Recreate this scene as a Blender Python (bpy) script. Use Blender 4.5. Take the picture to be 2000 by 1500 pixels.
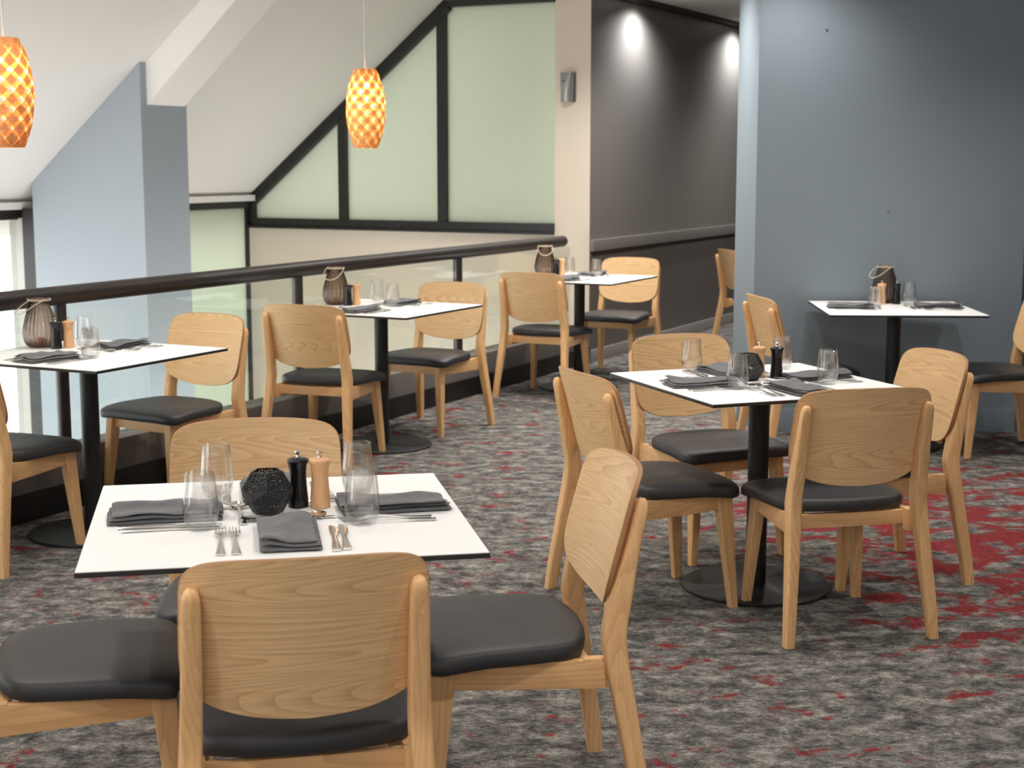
import bpy, bmesh, math, random
from mathutils import Vector, Matrix, noise
from mathutils.geometry import delaunay_2d_cdt

for o in list(bpy.data.objects):
    bpy.data.objects.remove(o)
S = bpy.context.scene
COL = S.collection
R = math.radians
PI = math.pi


def lin(c):
    return tuple(((v / 255) / 12.92 if v / 255 <= .04045 else ((v / 255 + .055) / 1.055) ** 2.4) for v in c)


# ------------------------------------------------------------------ camera
cam = bpy.data.objects.new('camera', bpy.data.cameras.new('camera'))
COL.objects.link(cam)
cam.location = (0, 0, 1.5134)
cam.rotation_euler = (R(90) - .1443, 0, 0)
cam.data.sensor_fit = 'HORIZONTAL'
cam.data.sensor_width = 36
cam.data.lens = 2985.8 / 2000 * 36
cam.data.clip_start = .05
cam.data.dof.use_dof = True
cam.data.dof.focus_distance = 4.1
cam.data.dof.aperture_fstop = 7.0
S.camera = cam

# ------------------------------------------------------------------ world, exposure
S.view_settings.view_transform = 'Standard'
S.view_settings.look = 'None'
S.view_settings.gamma = 1
S.view_settings.use_curve_mapping = False
S.view_settings.exposure = 0.3
world = bpy.data.worlds.new('world')
S.world = world
world.use_nodes = True
bg = world.node_tree.nodes['Background']
bg.inputs[0].default_value = (.985, .99, 1.0, 1)
bg.inputs[1].default_value = 3.4

# room frame: u runs across the room (to the right), w runs along the balustrade (away)
A = R(27)
EU = Vector((math.cos(A), -math.sin(A), 0))
EW = Vector((math.sin(A), math.cos(A), 0))


def RW(u, w, z=0):
    return EU * u + EW * w + Vector((0, 0, z))


def spot(name, loc, power, size=R(120), blend=.8, radius=.05, color=(1, .93, .84), parent=None):
    l = bpy.data.lights.new(name, 'SPOT')
    l.energy = power
    l.spot_size = size
    l.spot_blend = blend
    l.shadow_soft_size = radius
    l.color = color
    o = bpy.data.objects.new(name, l)
    COL.objects.link(o)
    o.location = loc
    if parent:
        o.parent = parent
    return o


ZC = 2.785      # flat ceiling height
DOWNLIGHTS = [  # (x, y, power, cone)
    (-1.0, 1.6, 62, 125), (0.6, 2.2, 62, 125), (2.2, 2.6, 62, 125),
    (-1.9, 4.0, 62, 125), (0.1, 4.6, 70, 125), (1.5, 4.9, 70, 125), (3.0, 5.2, 60, 125),
    (-.9, 6.5, 62, 125), (0.7, 7.3, 62, 125), (1.75, 7.3, 55, 120), (2.9, 7.4, 36, 120),
    (.85, 9.0, 130, 130), (1.5, 8.1, 50, 130),
    (-1.55, 5.0, 50, 125), (-.55, 6.9, 55, 125), (.15, 8.9, 60, 125), (.33, 10.35, 130, 135), (1.5, 11.2, 120, 130), (2.9, 13.4, 120, 130),  # unseen lamps added to brighten the railing side, beige wall and corridor
]


# ------------------------------------------------------------------ materials
def new_mat(name):
    m = bpy.data.materials.new(name)
    m.use_nodes = True
    nt = m.node_tree
    b = nt.nodes['Principled BSDF']
    return m, nt, b


def node(nt, t, **kw):
    n = nt.nodes.new(t)
    for k, v in kw.items():
        setattr(n, k, v)
    return n


def L(nt, a, b):
    nt.links.new(a, b)


def ramp(nt, fac, stops, interp='LINEAR'):
    r = node(nt, 'ShaderNodeValToRGB')
    r.color_ramp.interpolation = interp
    e = r.color_ramp.elements
    while len(e) < len(stops):
        e.new(.5)
    for i, (p, c) in enumerate(stops):
        e[i].position = p
        e[i].color = (*c, 1) if len(c) == 3 else c
    L(nt, fac, r.inputs[0])
    return r.outputs[0]


def objcoord(nt, scale=(1, 1, 1), rnd=0.0, loc=(0, 0, 0), rot=(0, 0, 0)):
    tc = node(nt, 'ShaderNodeTexCoord')
    out = tc.outputs['Object']
    if rnd:
        oi = node(nt, 'ShaderNodeObjectInfo')
        mu = node(nt, 'ShaderNodeMath', operation='MULTIPLY')
        mu.inputs[1].default_value = rnd
        L(nt, oi.outputs['Random'], mu.inputs[0])
        ad = node(nt, 'ShaderNodeVectorMath', operation='ADD')
        L(nt, out, ad.inputs[0])
        L(nt, mu.outputs[0], ad.inputs[1])
        out = ad.outputs[0]
    mp = node(nt, 'ShaderNodeMapping')
    mp.inputs['Scale'].default_value = scale
    mp.inputs['Location'].default_value = loc
    mp.inputs['Rotation'].default_value = rot
    L(nt, out, mp.inputs[0])
    return mp.outputs[0]


def noise_n(nt, vec, scale, detail=3, rough=.55, dist=0.0):
    n = node(nt, 'ShaderNodeTexNoise')
    n.inputs['Scale'].default_value = scale
    n.inputs['Detail'].default_value = detail
    n.inputs['Roughness'].default_value = rough
    n.inputs['Distortion'].default_value = dist
    L(nt, vec, n.inputs['Vector'])
    return n.outputs['Fac']


def math_n(nt, op, a, b=None, c=None, clamp=False):
    m = node(nt, 'ShaderNodeMath', operation=op)
    m.use_clamp = clamp
    for i, v in enumerate((a, b, c)):
        if v is None:
            continue
        if isinstance(v, (int, float)):
            m.inputs[i].default_value = v
        else:
            L(nt, v, m.inputs[i])
    return m.outputs[0]


def mixc(nt, fac, a, b, mode='MIX'):
    m = node(nt, 'ShaderNodeMix', data_type='RGBA', blend_type=mode)
    if isinstance(fac, (int, float)):
        m.inputs[0].default_value = fac
    else:
        L(nt, fac, m.inputs[0])
    for i, v in ((6, a), (7, b)):
        if isinstance(v, tuple):
            m.inputs[i].default_value = (*v[:3], 1)
        else:
            L(nt, v, m.inputs[i])
    return m.outputs[2]


def bump(nt, b, height, strength, dist):
    bn = node(nt, 'ShaderNodeBump')
    bn.inputs['Strength'].default_value = strength
    bn.inputs['Distance'].default_value = dist
    L(nt, height, bn.inputs['Height'])
    L(nt, bn.outputs[0], b.inputs['Normal'])


def plain(name, rgb, rough=.5, metal=0, spec=.5, bumpscale=None, bstr=.1, var=0.0):
    m, nt, b = new_mat(name)
    b.inputs['Base Color'].default_value = (*lin(rgb), 1)
    b.inputs['Roughness'].default_value = rough
    b.inputs['Metallic'].default_value = metal
    b.inputs['Specular IOR Level'].default_value = spec
    v = objcoord(nt)
    if var:
        c = ramp(nt, noise_n(nt, v, 1.3, 4), [(.3, tuple(x * (1 - var) for x in lin(rgb))), (.7, tuple(min(1, x * (1 + var)) for x in lin(rgb)))])
        L(nt, c, b.inputs['Base Color'])
    if bumpscale:
        bump(nt, b, noise_n(nt, v, bumpscale, 3), bstr, .001)
    return m


def wood(name, axis, light=(242, 206, 156), dark=(178, 130, 86), wav=1.0, rough=.42):
    """pale ash; grain runs along axis"""
    m, nt, b = new_mat(name)
    sc = [1.0, 1.0, 1.0]
    across = {'x': (.4, 0, 7), 'y': (6, .4, 8), 'z': (7, 7, .4)}[axis]
    fine = {'x': (3, 60, 170), 'y': (60, 3, 170), 'z': (150, 150, 3)}[axis]
    v = objcoord(nt, across, rnd=13.7)
    n1 = noise_n(nt, v, 1.0, 1, .3)
    # growth rings: contour lines of a stretched noise field
    rings = math_n(nt, 'MULTIPLY', n1, 66.0 * wav)
    fr = math_n(nt, 'FRACT', rings)
    tri = math_n(nt, 'POWER', fr, 2.2)
    vf = objcoord(nt, fine, rnd=5.1)
    n2 = noise_n(nt, vf, 1.0, 3, .6)
    f = math_n(nt, 'ADD', math_n(nt, 'MULTIPLY', tri, .42), math_n(nt, 'MULTIPLY', math_n(nt, 'SUBTRACT', n2, .42), .85))
    n3 = noise_n(nt, objcoord(nt, (1, 1, 1), rnd=9.), 2.2, 2)
    oi = node(nt, 'ShaderNodeObjectInfo')
    base = ramp(nt, f, [(0.0, lin(light)), (.55, lin(tuple((a + c) / 2 for a, c in zip(light, dark)))), (1.0, lin(dark))])
    base = mixc(nt, math_n(nt, 'MULTIPLY', n3, .35), base, lin((222, 170, 116)), 'MIX')
    hs = node(nt, 'ShaderNodeHueSaturation')
    L(nt, base, hs.inputs['Color'])
    L(nt, math_n(nt, 'MULTIPLY_ADD', oi.outputs['Random'], .12, .95), hs.inputs['Value'])
    L(nt, hs.outputs[0], b.inputs['Base Color'])
    b.inputs['Roughness'].default_value = rough
    b.inputs['Specular IOR Level'].default_value = .35
    bump(nt, b, n2, .12, .0006)
    return m


M = {}
M['wood_x'] = wood('ash_veneer_horizontal', 'x')
M['wood_z'] = wood('ash_solid_vertical', 'z', (234, 190, 138), (182, 130, 84), .45)
M['wood_y'] = wood('ash_solid_rail', 'y', (232, 188, 136), (182, 130, 84), .5)
M['wood_xs'] = wood('ash_solid_cross_rail', 'x', (232, 188, 136), (182, 130, 84), .5)
M['ply_edge'] = plain('plywood_edge', (176, 128, 86), .6, bumpscale=300, bstr=.2, var=.12)
M['vinyl'] = plain('charcoal_vinyl', (54, 54, 56), .5, bumpscale=500, bstr=.15, spec=.45)
M['black_metal'] = plain('black_powder_coat', (24, 25, 27), .5, bumpscale=900, bstr=.15)
M['black_edge'] = plain('black_laminate_core', (40, 38, 37), .5)
M['laminate'] = plain('white_laminate', (250, 250, 249), .38, bumpscale=700, bstr=.04)
M['steel'] = plain('polished_steel', (226, 224, 220), .16, metal=1)
M['black_gloss'] = plain('black_lacquer', (16, 17, 19), .18)
M['ceil'] = plain('ceiling_paint', (226, 222, 216), .9, bumpscale=120, bstr=.05)
M['beam'] = plain('beam_paint', (238, 234, 229), .85)
M['beige'] = plain('beige_paint', (224, 210, 193), .85, bumpscale=150, bstr=.05)
M['bluegrey'] = plain('blue_grey_paint', (126, 138, 148), .62, bumpscale=200, bstr=.06)
M['pillarblue'] = plain('pillar_blue_grey_paint', (158, 166, 173), .7, bumpscale=200, bstr=.06)
M['greywall'] = plain('warm_grey_satin_paint', (122, 117, 112), .42, bumpscale=60, bstr=.04)
M['greydado'] = plain('warm_grey_dado_panel', (98, 92, 88), .4)
M['trimgrey'] = plain('grey_trim_paint', (146, 142, 138), .45)
M['dadorail'] = plain('grey_dado_rail_paint', (122, 117, 113), .4)
M['frame'] = plain('dark_bronze_frame', (34, 31, 30), .45)
M['rail'] = plain('dark_bronze_rail', (52, 47, 45), .38, metal=.3)
M['kerbgrey'] = plain('grey_kerb_cladding', (104, 99, 96), .5, var=.05)
M['skirtblack'] = plain('black_skirting', (17, 16, 17), .45)
M['alu'] = plain('pale_aluminium', (176, 172, 165), .5, metal=.2)
M['concrete'] = plain('outside_concrete', (168, 166, 158), .9, bumpscale=30, bstr=.3, var=.1)
M['white_plastic'] = plain('white_plastic', (235, 236, 236), .4)
M['cord'] = plain('white_flex', (232, 230, 225), .5)
M['silver'] = plain('silver_plastic', (158, 156, 154), .35, metal=.5)
M['silver_dark'] = plain('dark_grey_plastic', (70, 70, 72), .45)
M['lowfloor'] = plain('lower_floor_screed', (200, 198, 192), .8, var=.05)
M['millwood'] = wood('mill_wood', 'z', (226, 180, 138), (196, 142, 98), .5, rough=.4)
M['rope'] = plain('pale_wire_handle', (205, 190, 165), .5)


def linen():
    m, nt, b = new_mat('charcoal_linen')
    v = objcoord(nt)
    w1 = noise_n(nt, objcoord(nt, (900, 160, 500)), 1, 2)
    w2 = noise_n(nt, objcoord(nt, (160, 900, 500)), 1, 2)
    w = math_n(nt, 'ADD', math_n(nt, 'MULTIPLY', w1, .5), math_n(nt, 'MULTIPLY', w2, .5))
    c = ramp(nt, w, [(.38, lin((74, 75, 78))), (.62, lin((112, 113, 116)))])
    L(nt, c, b.inputs['Base Color'])
    b.inputs['Roughness'].default_value = .95
    b.inputs['Specular IOR Level'].default_value = .15
    b.inputs['Sheen Weight'].default_value = .3
    bump(nt, b, w, .5, .0008)
    return m


M['linen'] = linen()


def carpet():
    m, nt, b = new_mat('abstract_woven_carpet')
    streak = noise_n(nt, objcoord(nt, (7.5, 10, 1)), 1.5, 8, .74, .25)
    streak2 = noise_n(nt, objcoord(nt, (38, 60, 1), loc=(3, 5, 0)), 1.5, 5, .72, .3)
    fib = noise_n(nt, objcoord(nt, (1, 1, 1)), 260, 2, .7)
    f = math_n(nt, 'ADD', math_n(nt, 'MULTIPLY', streak, .66), math_n(nt, 'MULTIPLY', streak2, .34))
    grey = ramp(nt, f, [(.37, lin((52, 52, 54))), (.45, lin((84, 82, 81))), (.52, lin((122, 119, 115))), (.62, lin((174, 171, 162)))])
    # red flecks
    redn = noise_n(nt, objcoord(nt, (4.2, 5.4, 1), loc=(1.3, 7.7, 0)), 1.3, 8, .68, .3)
    big = noise_n(nt, objcoord(nt, (1, 1, 1), loc=(11, 2, 0)), .55, 2)
    # the pattern repeat gathers red towards the blue wall side of the room
    tc = node(nt, 'ShaderNodeTexCoord')
    sx = node(nt, 'ShaderNodeSeparateXYZ')
    L(nt, tc.outputs['Object'], sx.inputs[0])
    dx = math_n(nt, 'SUBTRACT', sx.outputs[0], 2.05)
    dy = math_n(nt, 'MULTIPLY', math_n(nt, 'SUBTRACT', sx.outputs[1], 6.0), .62)
    d = math_n(nt, 'SQRT', math_n(nt, 'ADD', math_n(nt, 'POWER', dx, 2.0), math_n(nt, 'POWER', dy, 2.0)))
    boost = math_n(nt, 'MULTIPLY', math_n(nt, 'SUBTRACT', 1.5, d, clamp=True), .108)
    rr = math_n(nt, 'ADD', redn, boost)
    rr = math_n(nt, 'ADD', rr, math_n(nt, 'MULTIPLY', math_n(nt, 'SUBTRACT', big, .5), .12))
    rr = math_n(nt, 'ADD', rr, math_n(nt, 'MULTIPLY', math_n(nt, 'SUBTRACT', streak2, .5), .22))
    mask = ramp(nt, rr, [(.585, (0, 0, 0)), (.63, (1, 1, 1))])
    redc = ramp(nt, streak2, [(.38, lin((90, 42, 44))), (.6, lin((156, 58, 60)))])
    c = mixc(nt, mask, grey, redc)
    fc = ramp(nt, fib, [(.3, (.42, .42, .42)), (.7, (1.5, 1.5, 1.5))])
    c = mixc(nt, 1.0, c, fc, 'MULTIPLY')
    L(nt, c, b.inputs['Base Color'])
    b.inputs['Roughness'].default_value = .95
    b.inputs['Specular IOR Level'].default_value = .1
    bump(nt, b, math_n(nt, 'ADD', fib, math_n(nt, 'MULTIPLY', streak2, .6)), .9, .006)
    return m


M['carpet'] = carpet()


def schlick(nt, f0):
    lw = node(nt, 'ShaderNodeLayerWeight')
    lw.inputs[0].default_value = .5
    return math_n(nt, 'MULTIPLY_ADD', math_n(nt, 'POWER', lw.outputs['Facing'], 5.0), 1 - f0, f0)


def thin_glass(name, tint=(1, 1, 1), ior=1.5, rough=0.0, edge=0.0, edgecol=(.9, .95, .92)):
    m, nt, b = new_mat(name)
    nt.nodes.remove(b)
    out = nt.nodes['Material Output']
    tr = node(nt, 'ShaderNodeBsdfTransparent')
    tr.inputs[0].default_value = (*tint, 1)
    gl = node(nt, 'ShaderNodeBsdfGlossy')
    gl.inputs['Roughness'].default_value = rough
    mx = node(nt, 'ShaderNodeMixShader')
    L(nt, schlick(nt, ((ior - 1) / (ior + 1)) ** 2), mx.inputs[0])
    L(nt, tr.outputs[0], mx.inputs[1])
    L(nt, gl.outputs[0], mx.inputs[2])
    last = mx.outputs[0]
    if edge:
        lw = node(nt, 'ShaderNodeLayerWeight')
        lw.inputs[0].default_value = .25
        f = math_n(nt, 'MULTIPLY', math_n(nt, 'POWER', lw.outputs['Facing'], 3.0), edge, clamp=True)
        df = node(nt, 'ShaderNodeBsdfDiffuse')
        df.inputs[0].default_value = (*edgecol, 1)
        m2 = node(nt, 'ShaderNodeMixShader')
        L(nt, f, m2.inputs[0])
        L(nt, last, m2.inputs[1])
        L(nt, df.outputs[0], m2.inputs[2])
        last = m2.outputs[0]
    L(nt, last, out.inputs[0])
    return m


M['pane'] = thin_glass('clear_balustrade_glass', (.93, .96, .94), 1.55)
M['winpane'] = thin_glass('clear_window_glass', (.97, .98, .98))


def solid_glass(name, col, rough=0.0, mixt=.5, ior=1.45, refl=False):
    m, nt, b = new_mat(name)
    nt.nodes.remove(b)
    out = nt.nodes['Material Output']
    g = node(nt, 'ShaderNodeBsdfGlass')
    g.inputs['Color'].default_value = (*col, 1)
    g.inputs['Roughness'].default_value = rough
    g.inputs['IOR'].default_value = ior
    tr = node(nt, 'ShaderNodeBsdfTransparent')
    tr.inputs[0].default_value = (*col, 1)
    mx = node(nt, 'ShaderNodeMixShader')
    mx.inputs[0].default_value = mixt
    L(nt, tr.outputs[0], mx.inputs[1])
    L(nt, g.outputs[0], mx.inputs[2])
    last = mx.outputs[0]
    if refl:
        gl = node(nt, 'ShaderNodeBsdfGlossy')
        gl.inputs['Roughness'].default_value = .02
        m2 = node(nt, 'ShaderNodeMixShader')
        L(nt, schlick(nt, .05), m2.inputs[0])
        L(nt, last, m2.inputs[1])
        L(nt, gl.outputs[0], m2.inputs[2])
        last = m2.outputs[0]
    L(nt, last, out.inputs[0])
    return m


M['tumbler'] = solid_glass('clear_tumbler_glass', (1, 1, 1), mixt=.12, refl=True)
M['smoke'] = solid_glass('smoky_ribbed_glass', (.74, .67, .62), mixt=.25, refl=True)
_nt = M['smoke'].node_tree
_lw = node(_nt, 'ShaderNodeLayerWeight')
_lw.inputs[0].default_value = .5
L(_nt, ramp(_nt, _lw.outputs['Facing'], [(.0, (.86, .80, .76)), (.35, (.66, .57, .52)), (.8, (.22, .17, .15))]), [n for n in _nt.nodes if n.type == 'BSDF_TRANSPARENT'][0].inputs[0])


def frosted():
    m, nt, b = new_mat('frosted_green_glass')
    nt.nodes.remove(b)
    out = nt.nodes['Material Output']
    col = lin((206, 210, 196))
    t = node(nt, 'ShaderNodeBsdfTranslucent')
    t.inputs[0].default_value = (*tuple(c * .98 for c in col), 1)
    d = node(nt, 'ShaderNodeBsdfDiffuse')
    d.inputs[0].default_value = (*tuple(c * .5 for c in col), 1)
    g = node(nt, 'ShaderNodeBsdfGlossy')
    g.inputs['Roughness'].default_value = .28
    mx = node(nt, 'ShaderNodeMixShader')
    mx.inputs[0].default_value = .3
    L(nt, t.outputs[0], mx.inputs[1])
    L(nt, d.outputs[0], mx.inputs[2])
    m2 = node(nt, 'ShaderNodeMixShader')
    L(nt, schlick(nt, .04), m2.inputs[0])
    L(nt, mx.outputs[0], m2.inputs[1])
    L(nt, g.outputs[0], m2.inputs[2])
    L(nt, m2.outputs[0], out.inputs[0])
    return m


M['frosted'] = frosted()


def veneer_shade(name, col, trans):
    m, nt, b = new_mat(name)
    nt.nodes.remove(b)
    out = nt.nodes['Material Output']
    v = noise_n(nt, objcoord(nt, (60, 60, 200)), 1, 3)
    c = ramp(nt, v, [(.35, tuple(x * .75 for x in lin(col))), (.65, lin(col))])
    t = node(nt, 'ShaderNodeBsdfTranslucent')
    d = node(nt, 'ShaderNodeBsdfDiffuse')
    L(nt, c, t.inputs[0])
    L(nt, c, d.inputs[0])
    mx = node(nt, 'ShaderNodeMixShader')
    mx.inputs[0].default_value = 1 - trans
    L(nt, t.outputs[0], mx.inputs[1])
    L(nt, d.outputs[0], mx.inputs[2])
    L(nt, mx.outputs[0], out.inputs[0])
    return m


M['shade'] = veneer_shade('bamboo_veneer_strips', (255, 214, 152), .45)


def emit(name, col, strength):
    m, nt, b = new_mat(name)
    b.inputs['Base Color'].default_value = (*col, 1)
    b.inputs['Emission Color'].default_value = (*col, 1)
    b.inputs['Emission Strength'].default_value = strength
    return m


M['bulb'] = emit('lit_bulb', (1, .86, .6), 14)
M['downlens'] = emit('lit_downlight_lens', (1, .95, .88), 12)
M['amber'] = plain('amber_tealight_glass', (206, 140, 70), .25)


# ------------------------------------------------------------------ mesh helpers
class MB:
    def __init__(self):
        self.v, self.f = [], []

    def add(self, vs, fs):
        n = len(self.v)
        self.v += [Vector(p) for p in vs]
        self.f += [tuple(i + n for i in f) for f in fs]
        return self

    def box(self, x0, x1, y0, y1, z0, z1, fn=None):
        vs = [Vector((x, y, z)) for z in (z0, z1) for y in (y0, y1) for x in (x0, x1)]
        if fn:
            vs = [fn(*p) for p in vs]
        return self.add(vs, [(0, 2, 3, 1), (4, 5, 7, 6), (0, 1, 5, 4), (2, 6, 7, 3), (0, 4, 6, 2), (1, 3, 7, 5)])

    def loft(self, rings, closed=True, cap=True):
        n = len(rings[0])
        vs = [p for r in rings for p in r]
        fs = []
        for i in range(len(rings) - 1):
            for j in range(n if closed else n - 1):
                k = (j + 1) % n
                fs.append((i * n + j, i * n + k, (i + 1) * n + k, (i + 1) * n + j))
        if cap:
            fs.append(tuple(range(n))[::-1])
            fs.append(tuple((len(rings) - 1) * n + j for j in range(n)))
        return self.add(vs, fs)

    def tube(self, pts, r, n=12, closed=False):
        pts = [Vector(p) for p in pts]
        rings = []
        up = Vector((0, 0, 1))
        prev = None
        N = len(pts)
        for i, p in enumerate(pts):
            if closed:
                t = (pts[(i + 1) % N] - pts[i - 1]).normalized()
            else:
                t = (pts[min(i + 1, N - 1)] - pts[max(i - 1, 0)]).normalized()
            if prev is None:
                a = t.cross(up)
                if a.length < 1e-3:
                    a = t.cross(Vector((1, 0, 0)))
                a.normalize()
            else:
                a = (prev - t * prev.dot(t)).normalized()
            prev = a
            b = t.cross(a)
            rr = r[i] if isinstance(r, (list, tuple)) else r
            rings.append([p + (a * math.cos(2 * PI * k / n) + b * math.sin(2 * PI * k / n)) * rr for k in range(n)])
        if closed:
            rings.append(rings[0])
            return self.loft(rings, cap=False)
        return self.loft(rings)

    def lathe(self, prof, n=40, loc=(0, 0, 0), capb=True, capt=True, fn=None):
        rings = []
        for r, z in prof:
            ring = []
            for k in range(n):
                a = 2 * PI * k / n
                rr = fn(r, z, a) if fn else r
                ring.append(Vector((loc[0] + rr * math.cos(a), loc[1] + rr * math.sin(a), loc[2] + z)))
            rings.append(ring)
        self.loft(rings, cap=False)
        base = len(self.v) - len(rings) * n
        if capb:
            self.f.append(tuple(base + j for j in range(n))[::-1])
        if capt:
            self.f.append(tuple(base + (len(rings) - 1) * n + j for j in range(n)))
        return self

    def prism(self, poly, fn0, fn1):
        """polygon of 2d points mapped by two functions to its two faces"""
        n = len(poly)
        vs = [fn0(*p) for p in poly] + [fn1(*p) for p in poly]
        fs = [tuple(range(n)), tuple(range(2 * n - 1, n - 1, -1))]
        for i in range(n):
            j = (i + 1) % n
            fs.append((i, i + n, j + n, j))
        return self.add(vs, fs)

    def build(self, name, mat, parent=None, sharp=35, bevel=0.0, recalc=True):
        me = bpy.data.meshes.new(name)
        me.from_pydata([tuple(p) for p in self.v], [], self.f)
        if recalc or bevel:
            bm = bmesh.new()
            bm.from_mesh(me)
            if bevel:
                es = [e for e in bm.edges if len(e.link_faces) == 2 and e.calc_face_angle(0) > R(40)]
                bmesh.ops.bevel(bm, geom=es, offset=bevel, segments=2, affect='EDGES', profile=.7, clamp_overlap=True)
            bmesh.ops.recalc_face_normals(bm, faces=bm.faces)
            bm.to_mesh(me)
            bm.free()
        me.materials.append(M[mat] if isinstance(mat, str) else mat)
        for p in me.polygons:
            p.use_smooth = True
        me.set_sharp_from_angle(angle=R(sharp))
        o = bpy.data.objects.new(name, me)
        COL.objects.link(o)
        if parent:
            o.parent = parent
        return o


def empty(name, loc=(0, 0, 0), rz=0):
    o = bpy.data.objects.new(name, None)
    o.empty_display_size = .1
    o.location = loc
    o.rotation_euler = (0, 0, rz)
    COL.objects.link(o)
    return o


def tag(o, label=None, cat=None, group=None, kind=None):
    for k, v in (('label', label), ('category', cat), ('group', group), ('kind', kind)):
        if v:
            o[k] = v
    return o


def struct(o, cat=None, label=None):
    o['kind'] = 'structure'
    if label:
        o['label'] = label
    return o


def kids(o):
    return KIDS.get(o.name, [])


KIDS = {}


def register(o):
    """remember the tree of a prototype for copying"""
    for c in bpy.data.objects:
        if c.parent:
            KIDS.setdefault(c.parent.name, [])
            if c not in KIDS[c.parent.name]:
                KIDS[c.parent.name].append(c)
    return o


def copy_tree(o, parent=None):
    c = o.copy()
    COL.objects.link(c)
    if parent:
        c.parent = parent
    for ch in kids(o):
        copy_tree(ch, c)
    return c


class Proto:
    def __init__(self, root):
        self.root = root
        self.used = False
        register(root)

    def place(self, loc, rz, label=None, cat=None, group=None):
        o = self.root if not self.used else copy_tree(self.root)
        self.used = True
        o.location = loc
        o.rotation_euler = (0, 0, rz)
        tag(o, label, cat, group)
        return o


def sring(c, hx, hy, n=24, e=4.0, tilt=0.0):
    """rounded rectangle ring, horizontal"""
    out = []
    for k in range(n):
        a = 2 * PI * (k + .5) / n
        ca, sa = math.cos(a), math.sin(a)
        x = math.copysign(abs(ca) ** (2 / e), ca) * hx
        y = math.copysign(abs(sa) ** (2 / e), sa) * hy
        out.append(Vector((c[0] + x, c[1] + y, c[2] + y * tilt)))
    return out


def catmull(pts, sub=6, closed=False):
    pts = [Vector(p) for p in pts]
    n = len(pts)
    out = []
    rng = range(n) if closed else range(n - 1)
    for i in rng:
        p0 = pts[i - 1] if (closed or i > 0) else pts[0]
        p1 = pts[i]
        p2 = pts[(i + 1) % n]
        p3 = pts[(i + 2) % n] if (closed or i + 2 < n) else pts[-1]
        for s in range(sub):
            t = s / sub
            out.append(.5 * ((2 * p1) + (-p0 + p2) * t + (2 * p0 - 5 * p1 + 4 * p2 - p3) * t * t + (-p0 + 3 * p1 - 3 * p2 + p3) * t ** 3))
    if not closed:
        out.append(pts[-1])
    return out


# ================================================================== the setting
UK, WB, UW = -4.72, 10.55, -7.9      # kerb face, back wall face, window wall


def zs(u):                            # sloped ceiling height
    return 1.225 + .8 * (u + 7.86)


UF = -7.86 + (ZC - 1.225) / .8        # where the slope meets the flat ceiling
ZL = -2.6                             # lower floor level

struct(MB().box(UK, 7, -4, 21, -.02, 0, RW).build('floor', 'carpet'))
struct(MB().box(UK - .3, 7, -4, 21, -.3, -.021, RW).build('trim_5', 'kerbgrey'))
struct(MB().box(-12, UK, -4, WB, ZL - .1, ZL, RW).build('ground', 'lowfloor'))
struct(MB().prism([(UF, -1.2), (7, -1.2), (7, 21), (UF, 21)], lambda u, w: RW(u, w, ZC), lambda u, w: RW(u, w, ZC + .12)).build('ceiling', 'ceil'))
struct(MB().prism([(UW - .25, zs(UW - .25)), (UF, ZC), (UF, ZC + .12), (UW - .25, zs(UW - .25) + .16)], lambda u, z: RW(u, -4, z), lambda u, z: RW(u, WB + .3, z)).build('ceiling_slope', 'ceil'))

# back wall with the window opening
mb = MB()
f0, f1 = (lambda u, z: RW(u, WB, z)), (lambda u, z: RW(u, WB + .2, z))
W0, W1, WZ0, WZ1 = -7.865, -5.012, .985, 2.745
mb.prism([(UW - .1, ZL), (UK - .0008, ZL), (UK - .0008, WZ0), (UW - .1, WZ0)], f0, f1)
mb.prism([(W1, WZ0), (UK - .0008, WZ0), (UK - .0008, ZC), (W1, ZC)], f0, f1)
mb.prism([(UF, WZ1), (W1, WZ1), (W1, ZC), (UF, ZC)], f0, f1)
mb.prism([(UW - .1, WZ0), (W0, WZ0), (W0, zs(W0)), (UW - .1, zs(UW - .1))], f0, f1)
struct(mb.build('wall_back', 'beige'))

# big angled window in the back wall
win = struct(empty('window_1'))
fa, fb = (lambda u, z: RW(u, WB - .025, z)), (lambda u, z: RW(u, WB + .07, z))


def bar2(p, q, wd, side=0, da=-.025, db=.07):
    """bar in the back wall plane from p to q; side shifts it to one side"""
    p, q = Vector((*p, 0)), Vector((*q, 0))
    t = (q - p).normalized()
    n = Vector((-t.y, t.x, 0))
    a, b = (-wd / 2, wd / 2) if side == 0 else ((0, wd) if side > 0 else (-wd, 0))
    poly = [(p + n * a), (q + n * a), (q + n * b), (p + n * b)]
    return MB().prism([(v.x, v.y) for v in poly], lambda u, z: RW(u, WB + da, z), lambda u, z: RW(u, WB + db, z))


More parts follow.
